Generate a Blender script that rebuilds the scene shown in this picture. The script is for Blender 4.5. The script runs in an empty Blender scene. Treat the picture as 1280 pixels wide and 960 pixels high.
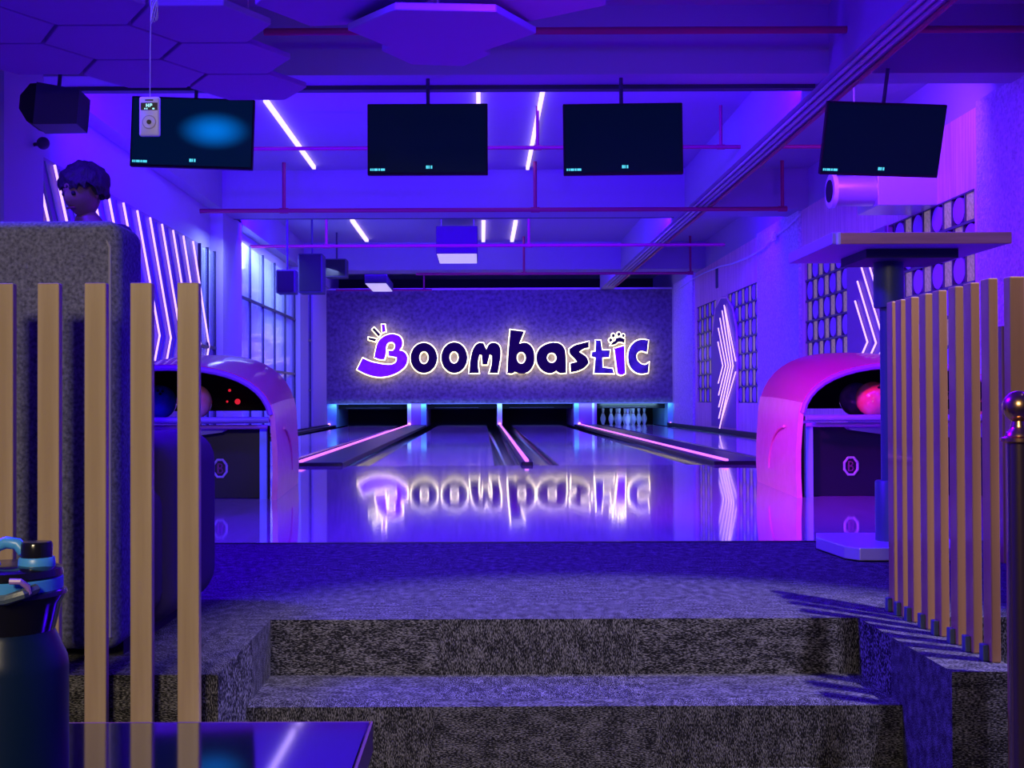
import bpy, bmesh, math, random
from mathutils import Vector, Matrix, Euler
random.seed(7)
D = math.radians
SC = bpy.context.scene
COL = SC.collection

# ------------------------------------------------------------------ camera
F = 1550.0                       # focal length in pixels of a 1280 px wide frame
CAM = Vector((0, 0, 0.55))       # the raised deck is z = 0
SHX = 38.0
cam_d = bpy.data.cameras.new('camera'); cam = bpy.data.objects.new('camera', cam_d)
COL.objects.link(cam); SC.camera = cam
cam_d.sensor_width = 36.0; cam_d.lens = F/1280*36.0; cam_d.shift_x = SHX/1280
cam_d.clip_start = 0.05; cam_d.clip_end = 200
R = Matrix.Rotation(D(90+0.74), 4, 'X') @ Matrix.Rotation(D(-0.22), 4, 'Z')
cam.matrix_world = Matrix.Translation(CAM) @ R

def ray(px, py):
    v = Vector(((px-640+SHX)/F, (480-py)/F, -1))
    return (R.to_3x3() @ v)
def at_y(px, py, Y):
    d = ray(px, py); return CAM + d*((Y-CAM.y)/d.y)
def at_z(px, py, Z):
    d = ray(px, py); return CAM + d*((Z-CAM.z)/d.z)
def at_x(px, py, X):
    d = ray(px, py); return CAM + d*((X-CAM.x)/d.x)

# ------------------------------------------------------------------ world, exposure
w = bpy.data.worlds.new('world'); SC.world = w; w.use_nodes = True
w.node_tree.nodes['Background'].inputs[0].default_value = (0.10, 0.02, 1.0, 1)
w.node_tree.nodes['Background'].inputs[1].default_value = 0.05
SC.view_settings.view_transform = 'Standard'; SC.view_settings.look = 'None'
SC.view_settings.exposure = 0.0; SC.view_settings.gamma = 1.0
SC.view_settings.use_curve_mapping = False

# ------------------------------------------------------------------ lamps
def area(name, loc, target, size, power, color, sy=None, spread=180):
    l = bpy.data.lights.new(name, 'AREA'); l.energy = power; l.color = color
    l.shape = 'RECTANGLE'; l.size = size; l.size_y = sy or size; l.spread = D(spread)
    o = bpy.data.objects.new(name, l); COL.objects.link(o); o.location = loc
    d = Vector(target)-Vector(loc); o.rotation_euler = d.to_track_quat('-Z', 'Y').to_euler()
    return o
def spot(name, loc, target, power, color, angle=60, blend=.6, r=.06):
    l = bpy.data.lights.new(name, 'SPOT'); l.energy = power; l.color = color
    l.spot_size = D(angle); l.spot_blend = blend; l.shadow_soft_size = r
    o = bpy.data.objects.new(name, l); COL.objects.link(o); o.location = loc
    d = Vector(target)-Vector(loc); o.rotation_euler = d.to_track_quat('-Z', 'Y').to_euler()
    return o
BLUE = (0.045, 0.0, 1.0); VIO = (0.16, 0.0, 1.0); MAG = (0.75, 0.03, 1.0)
WARM = (1.0, 0.80, 0.50)
# blue flood lamps: one over the steps, the others hung behind the ceiling beams, washing each bay
area('flood_lamp', (0.6, 5.3, 2.42), (0.6, 5.5, 0), 2.8, 200, BLUE, .4)
area('flood_lamp', (-2.5, 3.7, 3.1), (1.0, 2.8, -.3), .5, 430, BLUE)
area('flood_lamp', (2.9, 3.7, 3.1), (-.5, 2.9, -.2), .5, 150, BLUE)
area('flood_lamp', (0.3, 9.75, 3.12), (0.3, 13, 2.2), 6.5, 430, BLUE, .35)
area('flood_lamp', (0.3, 16.5, 3.12), (0.3, 19.5, 1.0), 6.5, 560, BLUE, .35)
area('flood_lamp', (0.3, 23.2, 3.12), (0.3, 26.3, 1.6), 6.5, 190, BLUE, .35)
area('up_light', (-2.9, 10.6, 0.35), (0.5, 12.6, 3.4), .5, 200, BLUE)
area('wash_lamp', (-0.6, 4.6, 2.2), (2.0, 7.4, 0.4), .4, 26, MAG, None, 70)
area('wash_lamp', (3.1, 9.6, 3.1), (4.05, 12.6, 1.4), .4, 9, (0.60, 0.12, 1.0), None, 130)
# house lights of the seating area behind the camera
spot('house_spot', (1.8, 2.15, 3.35), (0.42, 2.86, -0.15), 1000, (0.70, 0.60, 1.0), 33, .45, .04)
area('house_lamp', (-0.9, -2.2, 2.3), (-0.6, 2.4, 0.3), .8, 15.5, WARM, None, 64)

# ------------------------------------------------------------------ materials
def mat(name, base=(.8, .8, .8), rough=.6, metal=0.0, emit=None, es=0.0, spec=.5, coat=0, bump=None, var=None, alpha=1, trans=0):
    m = bpy.data.materials.new(name); m.use_nodes = True
    nt = m.node_tree; b = nt.nodes['Principled BSDF']
    b.inputs['Base Color'].default_value = (*base, 1); b.inputs['Roughness'].default_value = rough
    b.inputs['Metallic'].default_value = metal
    b.inputs['Specular IOR Level'].default_value = spec
    if coat: b.inputs['Coat Weight'].default_value = coat; b.inputs['Coat Roughness'].default_value = .05
    if trans: b.inputs['Transmission Weight'].default_value = trans
    if alpha < 1: b.inputs['Alpha'].default_value = alpha
    if emit: b.inputs['Emission Color'].default_value = (*emit, 1); b.inputs['Emission Strength'].default_value = es
    if var or bump:
        tc = nt.nodes.new('ShaderNodeTexCoord'); mp = nt.nodes.new('ShaderNodeMapping')
        nt.links.new(tc.outputs['Object'], mp.inputs[0])
        n = nt.nodes.new('ShaderNodeTexNoise'); nt.links.new(mp.outputs[0], n.inputs[0])
        sc, scale3, detail = (var or bump)[0], (var or bump)[1], 4
        n.inputs['Scale'].default_value = sc; n.inputs['Detail'].default_value = detail
        mp.inputs['Scale'].default_value = scale3
        if var:
            r = nt.nodes.new('ShaderNodeValToRGB'); nt.links.new(n.outputs[0], r.inputs[0])
            r.color_ramp.elements[0].position = var[4] if len(var) > 4 else .35
            r.color_ramp.elements[1].position = var[5] if len(var) > 5 else .65
            r.color_ramp.elements[0].color = (*var[2], 1); r.color_ramp.elements[1].color = (*var[3], 1)
            nt.links.new(r.outputs[0], b.inputs['Base Color'])
        if bump:
            n2 = nt.nodes.new('ShaderNodeTexNoise'); mp2 = nt.nodes.new('ShaderNodeMapping')
            nt.links.new(tc.outputs['Object'], mp2.inputs[0]); nt.links.new(mp2.outputs[0], n2.inputs[0])
            n2.inputs['Scale'].default_value = bump[0]; mp2.inputs['Scale'].default_value = bump[1]
            n2.inputs['Detail'].default_value = 3
            bp = nt.nodes.new('ShaderNodeBump'); bp.inputs['Strength'].default_value = bump[2]
            bp.inputs['Distance'].default_value = bump[3]
            nt.links.new(n2.outputs[0], bp.inputs['Height']); nt.links.new(bp.outputs[0], b.inputs['Normal'])
    return m

def carpet_mat():
    m = bpy.data.materials.new('woven_carpet'); m.use_nodes = True
    nt = m.node_tree; N = nt.nodes.new; L = nt.links.new; b = nt.nodes['Principled BSDF']
    b.inputs['Roughness'].default_value = .95; b.inputs['Specular IOR Level'].default_value = .1
    tc = N('ShaderNodeTexCoord')
    def noise(scale3, sc, det=2):
        mp = N('ShaderNodeMapping'); mp.inputs['Scale'].default_value = scale3
        L(tc.outputs['Object'], mp.inputs[0]); n = N('ShaderNodeTexNoise')
        L(mp.outputs[0], n.inputs[0]); n.inputs['Scale'].default_value = sc; n.inputs['Detail'].default_value = det
        return n.outputs[0]
    a = noise((1, .30, .30), 520, 1); c = noise((.30, 1, 1), 520, 1)
    big = noise((1, .5, .5), 45, 4); big2 = noise((.5, 1, 1), 45, 4)
    # checker of half-metre tiles turns the weave
    ck = N('ShaderNodeTexChecker'); mp = N('ShaderNodeMapping'); mp.inputs['Location'].default_value = (.11, .13, .37)
    L(tc.outputs['Object'], mp.inputs[0]); L(mp.outputs[0], ck.inputs[0]); ck.inputs['Scale'].default_value = 2
    def mix(f, x, y):
        n = N('ShaderNodeMix'); n.data_type = 'FLOAT'; L(f, n.inputs[0]); L(x, n.inputs[2]); L(y, n.inputs[3]); return n.outputs[0]
    def mth(op, x, y, z=None):
        n = N('ShaderNodeMath'); n.operation = op
        for i, q in enumerate((x, y)):
            if isinstance(q, (int, float)): n.inputs[i].default_value = q
            else: L(q, n.inputs[i])
        return n.outputs[0]
    fine = mix(ck.outputs['Fac'], a, c); bg = mix(ck.outputs['Fac'], big, big2)
    s = mth('ADD', mth('MULTIPLY', fine, .72), mth('MULTIPLY', bg, .28))
    r = N('ShaderNodeValToRGB'); L(s, r.inputs[0])
    r.color_ramp.elements[0].position = .46; r.color_ramp.elements[0].color = (.012, .012, .014, 1)
    r.color_ramp.elements[1].position = .66; r.color_ramp.elements[1].color = (.215, .212, .22, 1)
    L(r.outputs[0], b.inputs['Base Color'])
    bp = N('ShaderNodeBump'); bp.inputs['Strength'].default_value = .8; bp.inputs['Distance'].default_value = .004
    L(s, bp.inputs['Height']); L(bp.outputs[0], b.inputs['Normal'])
    return m

M = {}
M['slab'] = mat('painted_slab', (.42, .40, .50), .8, bump=(9, (1, 1, 1), .3, .01))
M['beam'] = mat('painted_beam', (.38, .36, .46), .75, bump=(12, (1, 1, 1), .25, .008))
M['paint'] = mat('wall_paint', (.50, .48, .58), .7, bump=(20, (1, 1, 1), .2, .004))
M['stucco'] = mat('rough_stucco', rough=.9, var=(38, (1, 1, 1), (.52, .50, .60), (.86, .84, .92), .3, .7), bump=(42, (1, 1, 1), 1.0, .02))
M['damask'] = mat('damask_panel', rough=.8, var=(14, (1, 1, 1), (.10, .08, .12), (.26, .22, .28), .3, .75), bump=(26, (1, 1, 1), .5, .01))
M['wood'] = mat('pale_wood', rough=.5, var=(7, (1, 5, .22), (.74, .40, .50), (.95, .62, .66)))
M['slat'] = mat('slat_wood', rough=.38, var=(9, (3, 3, .15), (.40, .29, .155), (.52, .40, .23)), spec=.4, bump=(160, (3, 3, .15), .15, .001))
M['slat2'] = mat('golden_slat_wood', rough=.38, var=(9, (3, 3, .15), (.28, .145, .055), (.38, .20, .085)), spec=.6, coat=.35)
M['carpet'] = carpet_mat()
M['approach'] = mat('lacquered_boards', rough=.05, var=(3, (9, .3, 1), (.46, .34, .40), (.58, .44, .50)), spec=.9, coat=.6, bump=(2.2, (1, 1, 1), .03, .008))
M['lane'] = mat('oiled_lane_boards', rough=.10, var=(4, (9, .08, 1), (.62, .46, .60), (.78, .60, .74)), spec=.8, coat=.5)
M['gutter'] = mat('black_gutter', (.012, .012, .018), .12, spec=.8)
M['black'] = mat('black_plastic', (.012, .012, .016), .35)
M['matblack'] = mat('matte_black', (.008, .008, .012), .8)
M['screen'] = mat('dark_screen', (.004, .006, .014), .35, spec=.08, emit=(.0, .010, .05), es=.22)
M['blob_screen'] = None
M['cyan_led'] = mat('cyan_caption', (0, 0, 0), .5, emit=(.1, .75, 1), es=1.0)
M['strip'] = mat('white_led_strip', (1, 1, 1), .5, emit=(1.0, .74, 1.0), es=1.25)
M['pinkstrip'] = mat('pink_led_strip', (1, 1, 1), .5, emit=(1.0, .22, .90), es=1.1)
M['chevron'] = mat('chevron_led', (1, 1, 1), .5, emit=(1.0, .62, 1.0), es=1.08)
M['pinkdot'] = mat('pink_lamp', (1, 1, 1), .5, emit=(1.0, .2, .7), es=4)
M['halo'] = mat('warm_halo_led', (1, 1, 1), .5, emit=(1.0, .86, .32), es=3.2)
M['mirror'] = mat('mirror_letter_face', (.045, .02, .04), .6, metal=0.0, spec=.1)
M['mirrorpurple'] = mat('purple_reflection_face', rough=.4, metal=.3, var=(9, (1, 1, 1), (.8, .02, .5), (1.0, .06, .95)))  # magenta reflection of the mirror faces painted as base colour
M['mirrorgrey'] = mat('grey_mirror', rough=.4, metal=.0, var=(6, (1, 1, 1), (.10, .10, .16), (.30, .26, .36)))
M['redpipe'] = mat('red_painted_pipe', (.42, .02, .12), .5)
M['steelpipe'] = mat('grey_conduit', (.5, .42, .5), .45)
M['hex'] = mat('hex_felt', (.36, .24, .42), .9, bump=(90, (1, 1, 1), .3, .003))
M['pink'] = mat('pink_gloss_shell', (.75, .05, .20), .4, coat=.2)
M['pinklit'] = mat('pink_shell_lit_side', rough=.35, var=(14, (1, 1, 1), (.95, .30, .34), (1.0, .36, .42)))  # same plastic as the hood, light on the sides painted as a lighter tone
M['bluerail'] = mat('blue_grey_tray', (.30, .26, .48), .3)
M['palestrut'] = mat('pale_blue_strut', (.30, .52, .95), .4)
M['emblem'] = mat('grey_emblem', (.45, .42, .45), .5)
M['emblemred'] = mat('maroon_emblem', (.20, .03, .10), .5)
M['redled'] = mat('red_indicator', (.1, 0, 0), .5, emit=(1, .02, .05), es=.7)
M['fabric'] = mat('grey_felt_fabric', rough=.95, var=(140, (1, 1, 1), (.07, .075, .11), (.21, .22, .30), .3, .7), bump=(180, (1, 1, 1), .5, .002), spec=.1)
M['piping'] = mat('pale_piping', (.30, .30, .33), .8)
M['darkfabric'] = mat('dark_violet_fabric', (.05, .035, .06), .85, bump=(120, (1, 1, 1), .3, .002))
M['navy'] = mat('navy_bottle_enamel', (.003, .013, .045), .32, bump=(300, (1, 1, 1), .08, .0006), spec=.35)
M['navygloss'] = mat('black_glossy_plastic', (.008, .008, .015), .14)
M['skyblue'] = mat('blue_plastic', (.06, .30, .75), .35)
M['tabletop'] = mat('dark_glossy_tabletop', (.012, .010, .016), .05, spec=1.0, coat=1.0)
M['tableedge'] = mat('brown_edge_band', (.30, .16, .09), .4)
M['barwood'] = mat('barwood_edge', rough=.45, var=(6, (.5, 4, 6), (.62, .33, .15), (.80, .44, .22)))
M['bartop'] = mat('bar_table_laminate', (.45, .36, .5), .5)
M['tube'] = mat('dark_powder_tube', (.06, .09, .13), .45, bump=(200, (1, 1, 1), .4, .001), spec=.7)
M['brass'] = mat('polished_brass', (.90, .52, .24), .26, metal=1.0)
M['steel'] = mat('brushed_post', (.30, .20, .18), .25, metal=.9)
M['white'] = mat('white_plastic', (.80, .80, .88), .4)
M['pin'] = mat('pin_white', (.85, .9, .95), .3)
M['pinred'] = mat('pin_red_band', (.6, .03, .05), .3)
M['teal'] = mat('teal_lit_laminate', (.25, .60, .70), .4)  # white laminate with the cyan pit light put into its colour
M['purplebox'] = mat('purple_laminate', (.40, .14, .5), .5)
M['curtain'] = mat('pale_curtain', (.72, .86, 1.0), .8)
M['glass'] = mat('tinted_glass', (.55, .7, .9), .08, alpha=.22, spec=.8)
M['mullion'] = mat('dark_mullion', (.03, .03, .06), .4)
M['lattice'] = mat('lattice_bar', (.10, .09, .14), .5)
M['disc'] = mat('lattice_disc', (.45, .14, .80), .45)
M['pane'] = mat('khaki_pane', rough=.35, var=(30, (1, 1, 1), (.30, .22, .10), (.62, .48, .24)), spec=.5, emit=(.50, .40, .14), es=.22)  # warm light from behind the panes put into their emission
M['panelblue'] = mat('led_backing_panel', (.30, .16, .34), .6)
M['panelstreak'] = mat('ribbed_blue_panel', (.14, .18, .34), .5)
M['galv'] = mat('galvanised_duct', (.62, .55, .66), .35, metal=.5)
M['lightbox'] = mat('dark_housing', (.05, .045, .09), .6)
M['diffuser'] = mat('lit_diffuser', (.8, .8, .85), .5, emit=(.80, .70, .80), es=.55)
M['skin'] = mat('skin', (.20, .11, .08), .55)
M['hair'] = mat('black_hair', (.012, .010, .012), .7, bump=(60, (1, 1, .4), 1, .01))
M['shirt'] = mat('dark_shirt', (.03, .025, .05), .85)
M['trousers'] = mat('dark_trousers', (.02, .02, .03), .85)
M['shoe'] = mat('dark_shoe', (.04, .04, .04), .5)
M['cord'] = mat('pale_cord', (.5, .48, .55), .7)
M['ballpurple'] = mat('purple_ball', rough=.18, var=(9, (1, 1, 1), (.10, .03, .22), (.24, .08, .38)), coat=.5)
M['ballorange'] = mat('orange_pink_ball', rough=.2, var=(8, (1, 1, 1), (1.0, .22, .10), (1.0, .50, .42)), coat=.5)
M['ballcyan'] = mat('cyan_ball', rough=.2, var=(8, (1, 1, 1), (.02, .35, .5), (.1, .6, .8)), coat=.5)
M['ballblue'] = mat('blue_ball', rough=.15, var=(8, (1, 1, 1), (.01, .06, .3), (.03, .2, .6)), coat=.6)

def blob_screen():  # blue blob fading outward, drawn in the screen's emission colour
    m = mat('blue_blob_screen', (.004, .006, .014), .35, spec=.1)
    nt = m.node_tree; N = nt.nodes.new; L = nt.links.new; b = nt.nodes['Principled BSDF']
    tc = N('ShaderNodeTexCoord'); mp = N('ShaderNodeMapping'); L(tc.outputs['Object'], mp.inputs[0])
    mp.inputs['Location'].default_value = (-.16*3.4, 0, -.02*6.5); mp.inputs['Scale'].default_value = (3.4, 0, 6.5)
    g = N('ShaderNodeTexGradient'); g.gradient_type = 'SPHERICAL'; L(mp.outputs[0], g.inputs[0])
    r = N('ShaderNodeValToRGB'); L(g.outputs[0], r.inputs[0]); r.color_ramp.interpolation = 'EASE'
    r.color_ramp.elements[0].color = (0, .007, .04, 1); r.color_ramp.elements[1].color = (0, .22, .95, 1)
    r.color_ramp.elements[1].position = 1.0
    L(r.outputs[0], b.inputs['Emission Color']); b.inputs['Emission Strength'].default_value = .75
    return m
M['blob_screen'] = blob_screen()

# ------------------------------------------------------------------ mesh helpers
def BM(): return bmesh.new()
def box(bm, a, b_):
    x0, y0, z0 = [min(p, q) for p, q in zip(a, b_)]; x1, y1, z1 = [max(p, q) for p, q in zip(a, b_)]
    v = [bm.verts.new(p) for p in ((x0,y0,z0),(x1,y0,z0),(x1,y1,z0),(x0,y1,z0),(x0,y0,z1),(x1,y0,z1),(x1,y1,z1),(x0,y1,z1))]
    for f in ((0,3,2,1),(4,5,6,7),(0,1,5,4),(1,2,6,5),(2,3,7,6),(3,0,4,7)): bm.faces.new([v[i] for i in f])
    return bm
def bevel(bm, w_, seg=2):
    bmesh.ops.remove_doubles(bm, verts=bm.verts, dist=1e-6)
    bmesh.ops.bevel(bm, geom=list(bm.edges), offset=w_, segments=seg, profile=.5, affect='EDGES', clamp_overlap=True)
    return bm
def tube(bm, pts, r, seg=10, caps=True):
    pts = [Vector(p) for p in pts]; rings = []
    rs = r if isinstance(r, (list, tuple)) else [r]*len(pts)
    prev = None
    for i, p in enumerate(pts):
        if i == 0: d = pts[1]-p
        elif i == len(pts)-1: d = p-pts[i-1]
        else: d = (pts[i+1]-p).normalized()+(p-pts[i-1]).normalized()
        d.normalize()
        if prev is None:
            u = d.orthogonal().normalized()
        else:
            u = (prev-d*prev.dot(d)).normalized()
        prev = u; v = d.cross(u)
        rings.append([bm.verts.new(p+(u*math.cos(t)+v*math.sin(t))*rs[i]) for t in [2*math.pi*k/seg for k in range(seg)]])
    for a, b_ in zip(rings, rings[1:]):
        for k in range(seg): bm.faces.new((a[k], a[(k+1) % seg], b_[(k+1) % seg], b_[k]))
    if caps: bm.faces.new(rings[0][::-1]); bm.faces.new(rings[-1])
    return bm
def lathe(bm, prof, c=(0, 0, 0), seg=24, axis='Z'):
    rings = []
    for r, h in prof:
        ring = []
        for k in range(seg):
            t = 2*math.pi*k/seg
            p = (r*math.cos(t), r*math.sin(t), h)
            if axis == 'X': p = (h, r*math.cos(t), r*math.sin(t))
            if axis == 'Y': p = (r*math.cos(t), h, r*math.sin(t))
            ring.append(bm.verts.new(Vector(c)+Vector(p)))
        rings.append(ring)
    for a, b_ in zip(rings, rings[1:]):
        for k in range(seg): bm.faces.new((a[k], a[(k+1) % seg], b_[(k+1) % seg], b_[k]))
    bm.faces.new(rings[0][::-1]); bm.faces.new(rings[-1])
    return bm
def sphere(bm, c, r, sx=1, sy=1, sz=1, seg=24):
    m = Matrix.Translation(c) @ Matrix.Diagonal((r*sx, r*sy, r*sz, 1))
    bmesh.ops.create_uvsphere(bm, u_segments=seg, v_segments=max(8, seg//2), radius=1, matrix=m); return bm
def prism(bm, pts, axis, a, b_):
    """polygon in the two remaining axes, extruded along axis from a to b_"""
    def P(p, t):
        if axis == 'Z': return (p[0], p[1], t)
        if axis == 'Y': return (p[0], t, p[1])
        return (t, p[0], p[1])
    v0 = [bm.verts.new(P(p, a)) for p in pts]; v1 = [bm.verts.new(P(p, b_)) for p in pts]
    n = len(pts); bm.faces.new(v0); bm.faces.new(v1[::-1])
    for k in range(n): bm.faces.new((v0[k], v1[k], v1[(k+1) % n], v0[(k+1) % n]))
    return bm

def root_loc(p):
    v = Vector((0, 0, 0))
    while p is not None: v = v + Vector(p.location); p = p.parent
    return v
def obj(name, bm, m, parent=None, smooth=False, local=False):
    if parent is not None and not local: bm.transform(Matrix.Translation(-root_loc(parent)))
    bmesh.ops.recalc_face_normals(bm, faces=bm.faces)
    me = bpy.data.meshes.new(name); bm.to_mesh(me); bm.free()
    if isinstance(m, str): m = M[m]
    me.materials.append(m)
    if smooth:
        for p in me.polygons: p.use_smooth = True
        try: me.set_sharp_from_angle(angle=D(40))
        except Exception: pass
    o = bpy.data.objects.new(name, me); COL.objects.link(o)
    if parent is not None: o.parent = parent
    return o
def thing(name, label, cat, loc=(0, 0, 0), group=None, rot=None):
    o = bpy.data.objects.new(name, None); COL.objects.link(o); o.location = loc
    o.empty_display_size = .1
    if rot: o.rotation_euler = rot
    o['label'] = label; o['category'] = cat
    if group: o['group'] = group
    return o
def tag(o, label, cat, group=None):
    o['label'] = label; o['category'] = cat
    if group: o['group'] = group
    return o
def struct(name, bm, m, parent=None, smooth=False):
    o = obj(name, bm, m, parent, smooth)
    if parent is None: o['kind'] = 'structure'
    return o
def copy_part(o, parent, loc=None):
    c = o.copy(); COL.objects.link(c); c.parent = parent
    if loc is not None: c.location = loc
    return c
def dup(root, loc, label=None, group=None, rot=None):
    r = root.copy(); COL.objects.link(r); r.location = loc
    if rot: r.rotation_euler = rot
    if label: r['label'] = label
    if group: r['group'] = group
    for ch in list(root.children):
        c = ch.copy(); COL.objects.link(c); c.parent = r
        for g in ch.children:
            d = g.copy(); COL.objects.link(d); d.parent = c
    return r
def Bx(*a): return box(BM(), *a)

# ================================================================== SETTING
XL, XR = -3.3, 4.05
ZB, ZS = 2.90, 3.40
FZ = -0.45
XS0, XS1 = -0.532, 0.943                 # stairwell cheeks
YT, YM, YB = 3.12, 2.796, 2.50            # top riser, next riser, front of blocks
struct('floor', Bx((-5, -3, FZ-.05), (5, 3.15, FZ)), 'carpet')
# raised carpeted deck with the side blocks and two steps let in
bm = BM(); box(bm, (-5, YT, -.45), (5, 4.79, 0)); box(bm, (-5, YB, -.45), (XS0, YT+.001, 0)); box(bm, (XS1, YB, -.45), (1.085, YT+.001, 0))
deck = struct('floor_deck', bm, 'carpet')
struct('trim_1', Bx((XS0, YM, -.449), (XS1, YT+.001, -.139)), 'carpet').name = 'trim_1'
struct('trim_2', Bx((XS0, 2.47, -.449), (XS1, YM+.001, -.278)), 'carpet')
YF = 10.4; YP = 27.4
struct('floor_approach', Bx((-5, 4.79, -.3), (5, YF, 0)), 'approach')
struct('trim_5', Bx((-5, 4.775, -.001), (5, 4.795, .003)), 'black')
struct('ceiling', Bx((-5, -3, ZS), (5, 30, ZS+.15)), 'slab')
for i, (y0, y1) in enumerate(((8.93, 9.23), (15.3, 15.97), (22.35, 23.0))):
    o = struct('ceiling_beam', Bx((-5, y0, ZB), (5, y1, ZS)), 'beam')
    tray = struct('ceiling_ledge', Bx((XL, y1, ZB-.03 if i == 0 else ZB), (2.5, y1+.09, ZB+.02)), 'lightbox')
o = struct('ceiling_girder', Bx((2.52, 2.0, ZB-.01), (2.80, 26.3, ZS)), 'beam')
struct('ceiling_joist', Bx((-3.4, 2.0, ZB+.02), (-3.2, 26.3, ZS)), 'beam')
# left wall : columns at the beams, plain wall above the panels
bm = BM(); box(bm, (XL-.2, -3, FZ), (XL-.06, 30, ZS)); struct('wall_left', bm, 'paint')
for y0, y1, xf in ((8.2, 8.94, -3.16), (15.35, 16.55, -3.2), (21.9, 22.9, -3.2), (23.9, 26.0, -3.25)):
    struct('wall_left_column', Bx((XL-.1, y0, 0), (xf, y1, ZB+.05)), 'paint')
struct('baseboard_left', Bx((XL-.06, YF, 0), (XL+.10, 26.3, .05)), 'black')
struct('wall_back', Bx((-5, 29.2, 0), (5, 29.4, ZS)), 'matblack')

# left curtain windows
def left_window(n, y0, y1, z0, z1, cols, rows):
    t = bpy.data.objects.new('window_%d' % n, None); COL.objects.link(t); t['kind'] = 'structure'; t.location = (XL, y0, 0)
    # curtain with folds behind the glass
    bm = BM(); N = int((y1-y0)*26); a = []; b_ = []
    for i in range(N+1):
        y = y0+(y1-y0)*i/N; x = XL-.045+.016*math.sin(i*1.15)+.006*math.sin(i*2.7)
        a.append(bm.verts.new((x, y, z0))); b_.append(bm.verts.new((x, y, z1)))
    for i in range(N): bm.faces.new((a[i], a[i+1], b_[i+1], b_[i]))
    obj('curtain', bm, 'curtain', t, smooth=True)
    w_ = (y1-y0)/cols
    for i in range(cols+1):
        obj('mullion', Bx((XL-.015, y0+i*w_-.013, z0), (XL+.022, y0+i*w_+.013, z1)), 'mullion', t)
    for z in rows:
        obj('transom', Bx((XL-.015, y0, z-.018), (XL+.028, y1, z+.018)), 'mullion', t)
    zz = [z0]+list(rows)+[z1]
    for i in range(cols):
        for j in range(len(zz)-1):
            obj('pane', Bx((XL, y0+i*w_+.02, zz[j]+.018), (XL+.006, y0+(i+1)*w_-.02, zz[j+1]-.018)), 'glass', t)
left_window(1, 16.6, 21.85, .05, 2.75, 5, (1.02, 1.98))
left_window(2, 22.95, 23.85, .05, 2.75, 1, (.75, 1.7))
left_window(3, 14.5, 15.3, .05, 2.40, 2, (1.2,))
area('curtain_fill', (-2.85, 19.0, 2.75), (-3.35, 19.1, 1.2), 4.0, 60, (.35, .45, 1.0), .2)  # unseen fill lights added to brighten the curtains
area('curtain_fill', (-2.95, 14.9, 2.5), (-3.35, 14.9, 1.2), .6, 9, (.35, .45, 1.0), .2)
# right wall
struct('wall_right', Bx((XR, -3, FZ), (XR+.2, 30, ZS)), 'paint')
def yw(px): return at_x(px, 470, XR).y
def rsec(name, pxa, pxb, z0, z1, m, off=.03):
    ya, yb = (yw(pxa) if pxa < 1276 else -1.0), yw(pxb)
    return struct(name, Bx((XR-off, ya, z0), (XR+.01, yb, z1)), m)
for a, b_ in ((848, 872), (955, 1008), (1300, 1237)):
    if a == 1300: rsec('wall_right_stucco', 1280, 1237, 0, ZB+.02, 'stucco', .09)
    else: rsec('wall_right_stucco', b_, a, 0, ZB+.02, 'stucco', .09)
def wood_section(pa, pb, holes, z0=.49, z1=2.25):
    """pa near px, pb far px; holes list of (near px, far px)"""
    ya, yb = yw(pa), yw(pb)
    t = bpy.data.objects.new('wall_right_cladding', None); COL.objects.link(t); t['kind'] = 'structure'; t.location = (XR, ya, 0)
    n = int((yb-ya)/.32)
    for zz0, zz1 in ((z1, ZB), (0, z0)):
        for i in range(n):
            y0 = ya+(yb-ya)*i/n; y1 = ya+(yb-ya)*(i+1)/n
            obj('plank', Bx((XR-.05+random.uniform(0, .003), y0+.002, zz0), (XR-.005, y1-.002, zz1)), 'wood', t)
    edges = [ya]+[yw(p) for h in holes for p in h]+[yb]
    for i in range(0, len(edges), 2):
        if abs(edges[i+1]-edges[i]) > .02:
            obj('stile', Bx((XR-.05, edges[i], z0), (XR-.005, edges[i+1], z1)), 'wood', t)
wood_section(955, 872, [(953, 914), (899, 875)])
wood_section(1237, 1008, [(1228, 1118), (1066, 1012)])
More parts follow.
